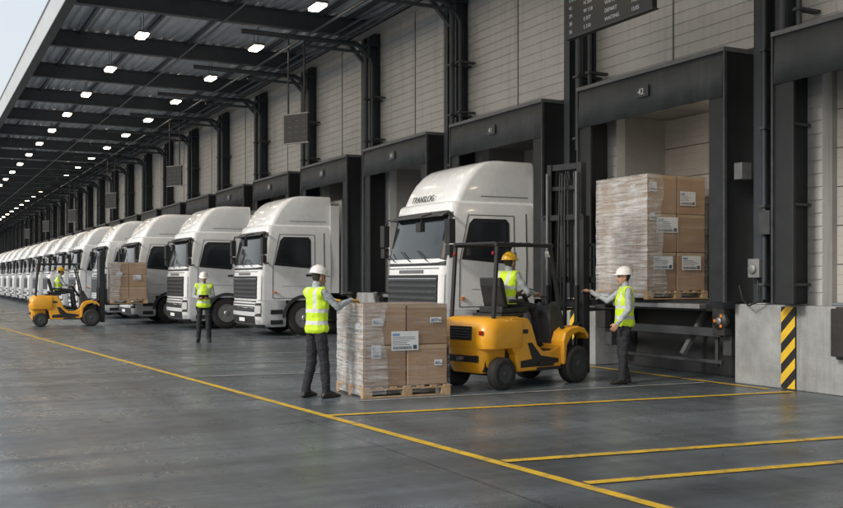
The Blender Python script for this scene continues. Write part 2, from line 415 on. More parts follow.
hr=empty('round_fitting')  # small round black fitting with orange marks
h=MB();h.lathe([(.0,-.03),(.14,-.03),(.15,0),(.15,.09),(.0,.09)],(11.2,11.72,0.95),'x','black',20)
h.lathe([(.0,-.05),(.05,-.05),(.06,-.03),(.0,-.03)],(11.2,11.72,0.95),'x','galv',16)
for t in(0,2.1,4.2): h.box((11.162,11.72+.09*math.cos(t)-.022,.95+.09*math.sin(t)-.022),(11.169,11.72+.09*math.cos(t)+.022,.95+.09*math.sin(t)+.022),'amber')
h.obj('fitting_disc',hr)
gp=empty('striped_guard_post');h=MB();h.box((11.0,15.2,0),(11.12,15.42,1.25),'black');hazard(h,10.996,15.2,15.42,.0,1.25);h.obj('post',gp)

def make_shelter():
    e=empty('dock_shelter',(11.0,bayY(0)[0],0));W=3.7
    s=MB()
    s.box((0,0,1.24),(.58,.06,5.08),'shelter');s.box((0,W-.06,1.24),(.58,W,5.08),'shelter')
    s.box((0,.06,5.02),(.58,W-.06,5.08),'shelter')
    s.box((-.02,.0,1.24),(.03,.34,4.4),'shelter');s.box((-.02,W-.34,1.24),(.03,W,4.4),'shelter')
    s.obj('side_curtains',e,.012,2)
    s=MB();n=22;rings=[]
    for i in range(n+1):
        y=.02+(W-.04)*i/n;o=.018*math.sin(i*1.9)+.01*math.sin(i*.7)
        rings.append([(-.035,y,5.05),(-.045+o*.3,y,4.75),(-.05+o,y,4.37),(-.03+o,y,4.37),(-.022,y,5.05)])
    s.loft(rings,'curtain',True,True);s.obj('head_curtain',e)
    s=MB()
    s.box((-.07,-.03,5.05),(.6,W+.03,5.12),'mgrey');s.box((-.06,-.035,1.24),(-.0,.0,5.05),'dgrey')
    s.box((-.06,W,1.24),(-.0,W+.035,5.05),'dgrey')
    s.box((.02,.34,1.26),(.04,.355,4.4),'hazy')
    s.obj('frame_trim',e,.006,1)
    return e
sh=make_shelter()
for k in range(K0,K1+1):
    if k: clone(sh,'dock_shelter',(11.0,bayY(k)[0],0))
for k in range(-1,6):
    a,b=bayY(k);e=empty('dock_number_sign',(10.93,(a+b)/2,4.75))
    s=MB();s.box((-.012,-.16,-.1),(.0,.16,.1),'board');s.obj('plate',e)
    text(str(42-k),.15,'label',e,(-.014,.1,-.055),(R(90),0,R(-90)),'number')
e=empty('dock_lamp',(11.95,12.2,4.42));s=MB();s.box((-.05,-.28,-.05),(.05,.28,.03),'lampon');s.box((-.07,-.31,.03),(.07,.31,.07),'galv');s.obj('lamp',e,.01)

# ------------------------------------------------------------------ canopy
can=empty('loading_canopy');XO=3.45
c=MB();prof=[];x=XO
while x<11.6:
    prof+=[(x,8.82),(x+.13,8.82),(x+.17,8.88),(x+.26,8.88),(x+.30,8.82)];x+=.3
prof=[p for p in prof if p[0]<11.6]+[(11.6,8.82),(11.6,9.0),(XO,9.0)]
c.prism(prof,-6,YB,'y','deck');c.obj('roof_deck',can)
c=MB()
k=-6
while 15.7+P*k<YB:
    y=15.7+P*k
    if y>-6:
        c.box((XO+.02,y-.1,8.30),(11.58,y+.1,8.33),'beam');c.box((XO+.02,y-.012,8.33),(11.58,y+.012,8.76),'beam');c.box((XO+.02,y-.1,8.76),(11.58,y+.1,8.79),'beam')
        c.beam((11.3,y,7.55),(10.55,y,8.3),.1,.1,'beam')
    k+=1
for xx in(4.4,6.1,7.5,9.9,10.7):
    c.box((xx-.04,-6,8.70),(xx+.04,YB,8.80),'beam')
c.obj('steel_beams',can)
c=MB();c.box((XO-.1,-6,8.28),(XO,YB,9.12),'fascia');c.box((XO-.16,-6,8.24),(XO+.08,YB,8.28),'dgrey');c.box((XO-.14,-6,9.12),(XO+.3,YB,9.17),'fascia')
c.obj('edge_fascia',can)
c=MB()
for xx,zz,r in((10.35,8.12,.05),(10.1,8.15,.03),(7.15,8.2,.022),(9.55,8.18,.035)):
    c.tube([(xx,-6,zz),(xx,YB,zz)],r,'beam',8)
c.box((10.55,-6,8.05),(10.85,YB,8.08),'galv');c.box((10.55,-6,8.05),(10.56,YB,8.16),'galv')
c.obj('service_pipes',can)
def make_lamp():
    e=empty('ceiling_light',(0,0,0));s=MB()
    s.box((-.12,-.3,-.03),(.12,.3,.02),'lampon');s.box((-.16,-.34,.02),(.16,.34,.09),'galv')
    s.box((-.01,-.2,.09),(.01,-.18,.6),'galv');s.box((-.01,.18,.09),(.01,.2,.6),'galv');s.obj('lamp_body',e);return e
lm=None
for k in range(-4,28):
    y=18.05+P*k
    for xx in(8.87,5.64):
        if lm is None: lm=make_lamp();lm.location=(xx,y,8.25)
        else: clone(lm,'ceiling_light',(xx,y,8.25))

# ------------------------------------------------------------------ signs
db=empty('display_board',(9.75,12.63,5.95))
s=MB();s.box((-.04,-1.08,-.36),(.05,1.08,.34),'board');s.box((-.05,-1.1,-.38),(.06,1.1,-.36),'dgrey');s.box((-.05,-1.1,.34),(.06,1.1,.36),'dgrey')
for yy in(-.8,.8): s.beam((0,yy,.34),(0,yy,2.4),.05,.05,'dgrey')
s.obj('panel',db)
rows=[('DOCK','ROUTE','STATUS','TIME'),('41','N 204','LOADING','14:20'),('39','W 118','WAITING','14:35'),('38','E 077','DEPART','14:50'),('36','S 310','WAITING','15:05')]
for i,r in enumerate(rows):
    for q,yy in zip(r,(1.0,.6,.05,-.6)): text(q,.085,'textg' if i==0 else 'text',db,(-.045,yy,.22-.13*i),(R(90),0,R(-90)),'text_row',.001)
def hsign(loc,rz):
    e=empty('hanging_sign',loc,rz);s=MB()
    s.box((-.03,-.45,-.38),(.03,.45,.42),'board');s.box((-.035,-.47,.42),(.035,.47,.45),'galv');s.box((-.035,-.47,-.41),(.035,.47,-.38),'galv')
    for yy in(-.3,.3): s.beam((0,yy,.42),(0,yy,2.6),.035,.035,'dgrey')
    for i in range(4):
        for j in range(3): s.box((-.033,-.38+.27*j,.22-.16*i),(-.03,-.38+.27*j+random.uniform(.1,.2),.24-.16*i),'mgrey')
    s.obj('panel',e)
for i in range(6): hsign((9.75,26.9+14.7*i,5.85),R(28))

# ------------------------------------------------------------------ truck
TAB=[(1.00,.02,1.22,.17,.04),(1.6,.02,1.24,.17,.045),(1.95,.05,1.25,.18,.05),(2.85,.22,1.22,.18,.05),(2.97,.24,1.21,.18,.05),(3.08,.27,1.19,.18,.05),(3.12,.31,1.15,.18,.05)]
FT=[(3.04,.36,1.12,.16,.04),(3.16,.38,1.14,.16,.04),(3.38,.48,1.14,.18,.04),(3.58,.61,1.13,.18,.04),(3.76,.78,1.11,.18,.03),(3.87,.95,1.09,.16,.03),(3.935,1.15,1.06,.14,.02),(3.96,1.32,1.01,.12,.01),(3.965,1.4,.95,.10,.01)]
def prof_at(z,tab=TAB):
    for i in range(len(tab)-1):
        a,b=tab[i],tab[i+1]
        if z<=b[0]:
            t=max(0,(z-a[0])/(b[0]-a[0]));return [a[j]+(b[j]-a[j])*t for j in range(1,5)]
    return list(tab[-1][1:])
def ring(z,xr=2.15,tab=TAB,off=0,n=6):
    xf,w,r,bow=prof_at(z,tab);xf-=off;w+=off
    pts=[(xr,-w),(xr*.5+(xf+r)*.5,-w)]
    for i in range(n+1):
        a=-math.pi/2-math.pi/2*i/n;pts.append((xf+r+r*math.cos(a),-w+r+r*math.sin(a)))
    for y in(-.5,0,.5):pts.append((xf,y*(w-r)/.5*.5))
    for i in range(n+1):
        a=math.pi-math.pi/2*i/n;pts.append((xf+r+r*math.cos(a),w-r+r*math.sin(a)))
    pts+=[(xr*.5+(xf+r)*.5,w),(xr,w)]
    out=[]
    for x,y in pts:
        if x<xf+r+.001: x-=bow*(1-(y/w)**2)
        out.append((x,y,z))
    return out
def fstrip(mb,z0,z1,i0,i1,off,k,nz=4,tab=TAB,xr=2.15):
    rings=[ring(z0+(z1-z0)*i/nz,xr,tab,off)[i0:i1+1] for i in range(nz+1)]
    mb.loft(rings,k,False,False)
BT=[(.26,.10,1.16,.22,.04),(.34,.02,1.21,.22,.05),(.62,-.02,1.23,.22,.06),(.92,.0,1.23,.20,.05),(1.0,.02,1.22,.17,.04)]
def wheel(mb,c,r,wd,side,rimk='rim',n=30):
    c=Vector(c);h=wd/2
    tp=[(r*.56,-h*.9),(r*.8,-h),(r*.95,-h*.85),(r,-h*.6),(r,h*.6),(r*.95,h*.85),(r*.8,h),(r*.56,h*.9)]
    mb.lathe(tp,c,'y','rubber',n)
    for q in(-.3,0,.3): mb.lathe([(r*1.004,q*wd-.012),(r*1.004,q*wd+.012)],c,'y','black',n)
    o=side*h
    rp=[(r*.58,o*.93),(r*.54,o*.97),(r*.50,o*.6),(r*.42,o*.35),(r*.2,o*.45),(r*.19,o*.95),(r*.1,o*1.02),(0.002,o*1.02)]
    mb.lathe(rp,c,'y',rimk,n)
    for i in range(10):
        a=i*math.pi/5;p=c+Vector((r*.3*math.cos(a),o*.42,r*.3*math.sin(a)))
        mb.lathe([(.016,0),(.016,side*.03),(.002,side*.035)],p,'y','chrome' if rimk=='rim' else 'dgrey',6)
def make_cab(e):
    s=MB();zs=[1.0,1.3,1.6,1.95,2.2,2.5,2.85,2.97,3.08,3.12]
    s.loft([ring(z) for z in zs],'white');s.obj('cab_body',e,sharp=28)
    s=MB();s.loft([ring(t[0],2.2,FT) for t in FT],'white');
    for sd in(-1,1):
        s.add([(x,sd*(prof_at(z,FT)[1]+.004),z) for x,z in((.95,3.22),(2.05,3.22),(2.05,3.235),(.95,3.235))],[(0,1,2,3)],'mgrey')
    s.obj('roof_fairing',e,sharp=35)
    s=MB();s.loft([ring(z,.82,BT) for z in(.26,.34,.5,.62,.8,.92,.995)],'whitel')
    s.box((1.9,-1.2,.5),(2.15,1.2,1.0),'dgrey');s.obj('bumper',e,.01,1)
    s=MB()
    fstrip(s,1.86,2.90,4,16,.004,'black');fstrip(s,2.0,2.82,5,15,.009,'glass',6)
    fstrip(s,1.04,1.68,8,12,.006,'black')
    for z in(1.08,1.20,1.32,1.44,1.56): fstrip(s,z,z+.06,8,12,.022,'dgrey',1)
    fstrip(s,1.60,1.615,8,12,.026,'chrome',1)
    fstrip(s,1.80,1.815,7,13,.008,'dgrey',1)
    fstrip(s,1.71,1.78,9,11,.012,'mgrey',1)
    for i0,i1 in((4,7),(13,16)): fstrip(s,1.02,1.70,i0,i1,.016,'white',2)
    for i0,i1 in((7,8),(12,13)): fstrip(s,1.04,1.68,i0,i1,.008,'black',2)
    fstrip(s,.34,.56,8,12,.006,'black',1,BT,.82);fstrip(s,.68,.985,8,12,.006,'black',1,BT,.82)
    for z in(.72,.80,.88): fstrip(s,z,z+.03,8,12,.016,'dgrey',1,BT,.82)
    for i0,i1 in((4,8),(12,16)):
        fstrip(s,.56,.93,i0,i1,.008,'black',1,BT,.82)
        fstrip(s,.64,.86,i0,i1-0,.016,'lamp',2,BT,.82)
        fstrip(s,.36,.46,i0+1,i1-1,.010,'lamp',1,BT,.82)
    fstrip(s,.26,.33,3,17,.008,'dgrey',1,BT,.82)
    s.obj('front_panels',e)
    s=MB();r0=[Vector(p)+Vector((-.02,0,0)) for p in ring(2.93,2.15,TAB,.0)[5:16]]
    r1=[p+Vector((-.18,0,-.10)) for p in r0];r2=[p+Vector((-.17,0,-.13)) for p in r0];r3=[p+Vector((0,0,-.03)) for p in r0]
    s.loft([r0,r1,r2,r3],'dgrey',False,False);s.obj('sun_visor',e)
    s=MB()
    for sd in(-1,1):
        def yy(z,o=.004): return sd*(prof_at(z)[1]+o)
        def poly(pts,k,o): s.add([(x,yy(z,o),z) for x,z in pts],[tuple(range(len(pts)))],k)
        poly([(.46,1.98),(1.50,1.90),(1.55,1.96),(1.55,2.70),(1.48,2.78),(.74,2.78),(.64,2.68)],'black',.006)
        poly([(.54,2.06),(1.44,1.99),(1.48,2.04),(1.48,2.64),(1.42,2.71),(.80,2.71),(.72,2.62)],'glass',.011)
        for a,b in(((.42,1.06),(.42,1.6)),((.42,1.6),(.42,1.95)),((.42,1.95),(.62,2.85)),((.62,2.85),(1.66,2.85)),((1.66,2.85),(1.66,1.95)),((1.66,1.95),(1.66,1.6)),((1.66,1.6),(1.66,1.06)),((.42,1.06),(1.66,1.06))):
            s.beam((a[0],yy(a[1],.001),a[1]),(b[0],yy(b[1],.001),b[1]),.010,.013,'black',(0,1,0))
        s.beam((.70,yy(1.4,.001),1.4),(1.62,yy(1.4,.001),1.4),.006,.008,'mgrey',(0,1,0))
        s.box((1.40,yy(1.62,.0)-.02,1.68),(1.60,yy(1.62,.0)+.02,1.73),'black')
        s.box((2.15,sd*1.2-.02,1.2),(2.42,sd*1.2+.02,3.7),'white')
        s.beam((1.95,yy(1.1,.003),1.1),(1.95,yy(1.95,.003),1.95),.02,.012,'dgrey',(0,1,0));s.beam((1.95,yy(1.95,.003),1.95),(1.95,yy(2.9,.003),2.9),.02,.012,'dgrey',(0,1,0))
        arc=[];
        for i in range(13):
            a=math.pi*i/12;arc.append((1.38+.68*math.cos(a),.52+.64*math.sin(a)))
        for i in range(12,-1,-1):
            a=math.pi*i/12;arc.append((1.38+.58*math.cos(a),.52+.55*math.sin(a)))
        ya,yb=sd*.86,sd*1.255
        for i in range(12):
            q=[arc[i],arc[i+1],arc[24-i],arc[25-i]]
            s.prism(q,min(ya,yb),max(ya,yb),'y','dgrey')
        for zz in(.33,.62): s.box((.36,sd*1.236-.006,zz),(.72,sd*1.236+.006,zz+.12),'black')
        s.box((.45,sd*1.255-.02,1.2),(.52,sd*1.255+.02,1.25),'amber')
        s.tube([(.30,sd*1.2,2.82),(.12,sd*1.38,2.86),(.10,sd*1.45,2.7)],.022,'black',8)
        s.tube([(.30,sd*1.22,2.05),(.14,sd*1.38,2.02),(.10,sd*1.45,2.15)],.022,'black',8)
    s.obj('side_trim',e)
    s=MB()
    for sd in(-1,1):
        s.box((.02,sd*1.46-.10,2.28),(.15,sd*1.46+.10,2.74),'black');s.box((.03,sd*1.46-.09,2.05),(.14,sd*1.46+.09,2.25),'black')
        s.box((.15,sd*1.46-.085,2.31),(.156,sd*1.46+.085,2.71),'chrome')
    s.tube([(-.02,-.9,2.86),(-.28,-1.0,2.80),(-.3,-1.0,2.66)],.016,'black',6);s.box((-.36,-1.1,2.5),(-.26,-.9,2.68),'black')
    s.obj('mirrors',e,.03,3)
    s=MB()
    for y0 in(-.75,0,.7): s.tube([(-.035,y0,1.95),(-.03,y0+.2,2.03),(.005,y0+.5,2.16)],.010,'black',6)
    s.box((-.085,-.26,.40),(-.075,.26,.50),'label')
    for y0 in(-.5,.5): s.box((.42,y0-.07,3.18),(.46,y0+.07,3.22),'amber')
    s.obj('wipers_and_plate',e)
    s=MB()
    for sd in(-1,1):
        wheel(s,(1.38,sd*1.08,.5),.5,.30,sd)
    s.box((.85,-.9,.45),(3.3,.9,.95),'black')
    s.obj('front_wheels',e)
trucks=[(9.02,18.1),(8.55,27.9),(7.7,32.8),(7.05,37.7),(6.75,42.6)]+[(6.5-.02*i,47.5+4.9*i) for i in range(17)]
tk=empty('truck',(trucks[0][0],trucks[0][1],0));make_cab(tk)
text('TRANSLOG',.19,'dgrey',tk,(.305,.62,3.17),(R(68),0,R(-90)),'roof_lettering',.004)
for i,(x,y) in enumerate(trucks):
    e=tk if i==0 else None
    if i:
        e=empty('truck',(x,y,0),R(random.uniform(-.6,.6)))
        for cchild in tk.children:
            if cchild.name.startswith('roof_lettering'): continue
            n=cchild.copy();COL.objects.link(n);n.parent=e
    s=MB();L1=12.5-x
    s.box((2.5,-1.22,1.15),(L1,1.22,3.86),'trailer');s.box((2.5,-1.235,1.1),(L1,1.235,1.17),'dgrey');s.box((2.5,-1.235,3.84),(L1,1.235,3.89),'galv')
    s.box((2.3,-.45,.7),(min(L1,11.2-x),.45,1.1),'black')
    if L1>4.2:
        for sd in(-1,1): wheel(s,(3.6,sd*1.0,.5),.5,.32,sd)
        s.box((2.3,-1.15,.45),(3.0,-.55,.95),'galv')
    s.obj('cargo_body',e)

# ------------------------------------------------------------------ pallet loads
def pallet_load(name,loc,rz,W,D,nx,ny,nz,H,seed=1,lab=()):
    rnd=random.Random(seed);e=empty(name,loc,rz)
    s=MB()
    for i in range(7):
        x0=i*(W-.1)/6;s.box((x0,0,.122),(x0+.1,D,.144),'wood')
    for j in range(3):
        y0=j*(D-.1)/2
        s.box((0,y0,.1),(W,y0+.1,.122),'wood');s.box((0,y0,0),(W,y0+.1,.02),'wood')
        for i in range(3):
            x0=i*(W-.14)/2;s.box((x0,y0,.02),(x0+.14,y0+.1,.1),'wood')
    s.obj('wooden_pallet',e,.004,1)
    m=.03;z0=.146;bw=(W-2*m)/nx;bd=(D-2*m)/ny;bh=(H-z0)/nz
    s=MB();t=MB()
    for i in range(nx):
        for j in range(ny):
            for k in range(nz):
                a=[m+i*bw+.003+rnd.uniform(0,.008),m+j*bd+.003+rnd.uniform(0,.010),z0+k*bh+.001]
                b=[m+(i+1)*bw-.003-rnd.uniform(0,.008),m+(j+1)*bd-.003-rnd.uniform(0,.006),z0+(k+1)*bh-.003]
                s.box(a,b,'card' if rnd.random()<.6 else 'card2')
                if j==0:
                    t.box((a[0]+.01,a[1]-.0015,b[2]-.006-.05),(b[0]-.01,a[1]-.0005,b[2]-.006),'tape')
                    xc=(a[0]+b[0])/2
                    t.box((xc-.004,a[1]-.0012,a[2]+.01),(xc+.004,a[1]-.0004,b[2]-.07),'card2')
                if i==0: t.box((a[0]-.0015,(a[1]+b[1])/2-.03,a[2]+.01),(a[0]-.0005,(a[1]+b[1])/2+.03,b[2]-.01),'tape')
                if k==nz-1: t.box((a[0]+.01,(a[1]+b[1])/2-.03,b[2]+.0005),(b[0]-.01,(a[1]+b[1])/2+.03,b[2]+.0015),'tape')
    s.obj('cartons',e,.012,2);t.obj('tape',e)
    t=MB()
    def label(xc,zc,w,h,face='y'):
        def q(x0,x1,za,zb,o,k):
            if face=='y': t.box((x0,m-.006-o,za),(x1,m-.005-o+.0005,zb),k)
            else: t.box((m-.006-o,x0,za),(m-.005-o+.0005,x1,zb),k)
        q(xc-w/2,xc+w/2,zc-h/2,zc+h/2,0.004,'label')
        rr=random.Random(int(xc*100+zc*1000))
        z=zc+h/2-.03
        q(xc-w/2+.015,xc-w/2+w*.3,z-.03,z,.0055,'inkb');z-=.045
        while z>zc-h/2+.07:
            q(xc-w/2+.015,xc-w/2+w*rr.uniform(.5,.9),z-.007,z,.0055,'ink');z-=.026
        x=xc-w/2+.02
        while x<xc+w*.25:
            ww=rr.uniform(.003,.009);q(x,x+ww,zc-h/2+.015,zc-h/2+.055,.0055,'ink');x+=ww+rr.uniform(.004,.008)
        q(xc+w*.3,xc+w*.44,zc-h/2+.015,zc-h/2+.015+w*.14,.0055,'ink')
    for (a,b,c_,d_,f) in lab: label(a,b,c_,d_,f)
    t.obj('labels',e)
    def sheet(nm,fix,o0,ua,ub,za,zb,k,rag=0):
        nu,nv=36,36;vs=[];fs=[]
        for j in range(nv+1):
            z=za+(zb-za)*j/nv
            ue=ub+rag*noise.noise(Vector((z*1.7,seed,0)))+rag*.15*noise.noise(Vector((z*9,seed,3)))
            for i in range(nu+1):
                u=ua+(ue-ua)*i/nu
                o=noise.noise(Vector((u*4+seed*3,z*9+u*3,o0*5)))*.012+noise.noise(Vector((u*14,z*30+u*20,seed)))*.004-.014
                if fix=='x': vs.append((o0+(o if o0<W/2 else -o),u,z))
                else: vs.append((u,o0+(o if o0<D/2 else -o),z))
        for j in range(nv):
            for i in range(nu):
                a=j*(nu+1)+i;fs.append((a,a+1,a+nu+2,a+nu+1))
        b=MB();b.add(vs,fs,k,True);b.obj(nm,e)
    sheet('wrap_end',"x",m-.01,m-.02,D-m+.02,.03,H+.01,'wrapH')
    sheet('wrap_front',"y",m-.012,m-.02,W-m+.02,.05,H+.01,'wrapL')
    sheet('wrap_front_band',"y",m-.022,m-.02,W*.26,.05,H+.01,'wrapM',.16)
    sheet('wrap_far_end',"x",W-m+.01,m,D-m,.05,H,'wrapL')
    vs=[];fs=[]
    for i in range(25):
        for j in range(25):
            x=m-.02+(W-2*m+.04)*i/24;y=m-.02+(D-2*m+.04)*j/24
            vs.append((x,y,H+.008+.008*noise.noise(Vector((x*6,y*6,seed)))))
    for i in range(24):
        for j in range(24):
            a=i*25+j;fs.append((a,a+1,a+26,a+25))
    b=MB();b.add(vs,fs,'wrapM',True);b.obj('wrap_top',e)
    return e
pallet_load('wrapped_pallet_load',(5.37,12.23,0),R(-3),1.30,1.08,2,2,2,1.26,3,
   lab=[(.62,.76,.40,.26,'y'),(1.08,1.04,.17,.07,'y'),(.22,1.02,.16,.1,'y'),(.20,.62,.14,.18,'y'),(1.12,.45,.12,.08,'y'),(.28,.93,.2,.14,'x')])
pallet_load('wrapped_pallet_load',(10.95,13.15,1.255),R(0),1.33,1.42,2,2,3,2.10,5,
   lab=[(.14,1.90,.16,.16,'y'),(.90,1.72,.34,.24,'y'),(.45,1.26,.46,.26,'y'),(.36,.62,.42,.22,'y'),(.98,.62,.42,.24,'y'),(.12,1.40,.1,.12,'y'),(.95,1.0,.12,.1,'x'),(.4,1.9,.12,.1,'x')])

# ------------------------------------------------------------------ forklift
def make_forklift(loc,rz,top,fork):
    e=empty('forklift',loc,rz)
    s=MB()
    def cw(z,xr,hw,xf=-.28,r=.2):
        pts=[(xf,-hw)]
        for i in range(7):
            a=-math.pi/2-math.pi/2*i/6;pts.append((xr+r+r*math.cos(a),-hw+r+r*math.sin(a)))
        for i in range(7):
            a=math.pi-math.pi/2*i/6;pts.append((xr+r+r*math.cos(a),hw-r+r*math.sin(a)))
        pts.append((xf,hw));return [(x,y,z) for x,y in pts]
    s.loft([cw(.60,-1.0,.53),cw(.70,-1.03,.545),cw(.86,-1.02,.54),cw(.98,-.97,.52),cw(1.03,-.92,.48),cw(1.05,-.86,.43)],'yellow')
    s.loft([cw(.24,-.92,.34,-.5,.12),cw(.34,-.97,.37,-.5,.15),cw(.60,-1.0,.40,-.5,.18)],'yellow')
    prof=[(-.36,.24),(.62,.24),(.62,.62),(.40,.52),(.22,.52),(.08,.62),(-.04,.92),(-.12,1.02),(-.30,1.04),(-.5,1.04),(-.5,.62),(-.40,.50)]
    s.prism(prof,-.50,.50,'y','yellow')
    prof=[(.60,.30),(.66,.30),(.70,.60),(.82,.74),(.98,.78),(1.14,.74),(1.22,.66),(1.22,.74),(1.12,.84),(.96,.88),(.78,.86),(.66,.80),(.60,.66)]
    for a,b in((-.56,-.30),(.30,.56)): s.prism(prof,a,b,'y','yellow')
    s.obj('body',e,.025,3)
    s=MB()
    s.prism([(.62,.3),(1.14,.3),(1.14,.72),(.95,.78),(.72,1.20),(.62,1.22),(.60,1.1)],-.29,.29,'y','dgrey')
    s.box((.05,-.505,.235),(.62,.505,.285),'black');s.box((.1,-.45,.50),(.62,.45,.545),'black')
    s.box((.1,-.53,.30),(.42,-.505,.36),'black');s.box((-.5,-.3,1.042),(.0,.3,1.09),'black')
    s.box((-1.045,-.22,.72),(-1.02,.22,.92),'black')
    for z in(.75,.79,.83,.87): s.box((-1.055,-.2,z),(-1.045,.2,z+.015),'dgrey')
    s.box((-.99,-.3,.4),(-.96,.3,.5),'black');s.lathe([(.03,-.1),(.03,.0),(.02,.02)],(-1.0,0,.45),'x','galv',10)
    s.add([(x,-.504,z) for x,z in((-.30,.30),(.1,.30),(.55,.34),(.55,.40),(.15,.46),(-.05,.66),(-.15,.66),(-.05,.42),(-.30,.40))],[tuple(range(9))],'black')
    s.add([(x,-.508,z) for x,z in((-.36,.80),(-.14,.80),(-.14,.86),(-.36,.86))],[(0,1,2,3)],'black')
    for yy in(-.44,.36): s.box((-1.035,yy,.80),(-1.01,yy+.08,.86),'red')
    s.obj('trim',e,.008,1)
    s=MB()
    for sd in(-1,1):
        wheel(s,(-.66,sd*.46,.235),.235,.17,sd,'dgrey',26)
        wheel(s,(.95,sd*.47,.29),.29,.22,sd,'dgrey',28)
    s.tube([(-.66,-.45,.235),(-.66,.45,.235)],.05,'black');s.tube([(.95,-.45,.29),(.95,.45,.29)],.07,'black')
    s.box((-.9,-.36,.26),(-.38,.36,.56),'black')
    s.obj('wheels',e)
    s=MB()
    for sd in(-1,1):
        y=sd*.43
        s.beam((-.80,y,1.03),(-.72,y,2.09),.05,.06,'black',(0,1,0))
        s.beam((.72,y,.84),(.44,y,2.09),.05,.06,'black',(0,1,0))
        s.beam((-.76,y,2.10),(.50,y,2.10),.055,.055,'black')
    for x in(-.74,-.55,-.37,-.19,-.01,.17,.35,.48): s.beam((x,-.43,2.12),(x,.43,2.12),.035,.04,'black')
    s.box((.44,-.42,1.93),(.52,-.32,2.02),'lamp');s.box((.44,.32,1.93),(.52,.42,2.02),'lamp')
    s.box((-.79,-.415,1.95),(-.765,-.38,2.0),'red');s.box((-.79,.38,1.95),(-.765,.415,2.0),'red')
    s.obj('overhead_guard',e,.008,1)
    s=MB()
    s.prism([(-.42,1.09),(.14,1.09),(.18,1.14),(.15,1.19),(-.30,1.16),(-.42,1.2)],-.24,.24,'y','black')
    s.prism([(-.34,1.18),(-.24,1.16),(-.34,1.56),(-.38,1.62),(-.44,1.62),(-.43,1.5)],-.21,.21,'y','black')
    s.box((-.3,-.28,1.24),(.02,-.24,1.30),'black');s.box((-.3,.24,1.24),(.02,.28,1.30),'black')
    s.obj('seat',e,.035,4)
    s=MB()
    c=Vector((.36,.04,1.36));u=Vector((.86,0,.5)).normalized();v=Vector((0,1,0))
    s.tube([c+(u*math.cos(t)+v*math.sin(t))*.16 for t in [i*2*math.pi/24 for i in range(25)]],.014,'black',8)
    for t in(0,2.1,4.2): s.tube([c,c+(u*math.cos(t)+v*math.sin(t))*.16],.01,'black',6)
    s.tube([c,(.60,.04,1.0)],.035,'black',8)
    for i in range(3): s.tube([(.62,-.14-.05*i,1.18),(.56,-.14-.05*i,1.32)],.007,'dgrey',6);s.lathe([(.0,-.02),(.018,-.01),(.018,.01),(0,.02)],(.56,-.14-.05*i,1.33),'z','black',8)
    s.obj('steering',e)
    s=MB()
    def chan(x,y,z0,z1,w,d,sd,k='steel'):
        s.box((x-d/2,y-.008,z0),(x+d/2,y+.008,z1),k)
        for xx in(x-d/2,x+d/2-.016): s.box((xx,min(y,y-sd*w),z0),(xx+.016,max(y,y-sd*w),z1),k)
    ot=min(2.6,top-.1) if top>2.7 else top-.1
    for sd in(-1,1):
        chan(1.32,sd*.42,.12,ot,.08,.16,sd)
        chan(1.34,sd*.345,.15,top,.08,.13,sd)
        s.tube([(1.22,sd*.30,.2),(1.22,sd*.30,1.5 if top>2.7 else 1.3)],.035,'steel',10);s.tube([(1.22,sd*.30,1.3),(1.22,sd*.30,top-.15)],.022,'mgrey',10)
        s.tube([(1.40,sd*.12,fork+.5),(1.38,sd*.12,top-.12)],.016,'dgrey',6)
        s.tube([(1.40,sd*.16,fork+.5),(1.38,sd*.16,top-.12)],.012,'dgrey',6)
    for z in(.25,1.15,ot-.06): s.box((1.24,-.41,z),(1.27,.41,z+.09),'steel')
    s.box((1.30,-.34,top-.10),(1.36,.34,top),'steel');s.box((1.30,-.34,(top+ot)/2),(1.33,.34,(top+ot)/2+.07),'steel')
    s.tube([(1.30,0,.3),(1.30,0,top-.5)],.035,'steel',10)
    for sd in(-1,1): s.tube([(.74,sd*.22,.62),(1.22,sd*.36,.9)],.035,'steel',8)
    for y in(-.05,.0,.05): s.tube([(1.22,y,.5),(1.2,y*1.5,1.5),(1.24,y,top-.2),(1.33,y,top-.08),(1.40,y,top-.3),(1.41,y,fork+.45)],.012,'black',6)
    s.obj('mast',e,.004,1)
    s=MB();f=fork
    s.box((1.42,-.50,f+.08),(1.455,.50,f+.18),'steel');s.box((1.42,-.50,f+.44),(1.455,.50,f+.54),'steel')
    for y in(-.48,-.24,0,.24,.46): s.box((1.43,y-.012,f+.18),(1.45,y+.012,f+1.02),'steel')
    s.box((1.43,-.50,f+1.02),(1.455,.50,f+1.06),'steel');s.box((1.43,-.50,f+.8),(1.45,.50,f+.82),'steel')
    for sd in(-1,1):
        s.box((1.38,sd*.30-.03,f+.05),(1.42,sd*.30+.03,f+.55),'steel')
        s.box((1.455,sd*.26-.055,f-.02),(1.495,sd*.26+.055,f+.55),'steel')
        s.prism([(1.455,f-.02),(2.5,f+.008),(2.5,f+.018),(1.495,f+.03)],sd*.26-.055,sd*.26+.055,'y','steel')
    s.obj('fork_carriage',e,.004,1)
    return e
FK=make_forklift((8.10,12.92,0),R(15),3.45,1.10)
FK2=make_forklift((4.55,35.9,0),R(-4),2.55,.72)
pl=pallet_load('wrapped_pallet_load',(6.05,35.15,.755),R(-4),1.25,1.2,2,2,3,1.42,9,lab=[(.3,1.0,.2,.15,'y'),(.9,.9,.25,.18,'y')])

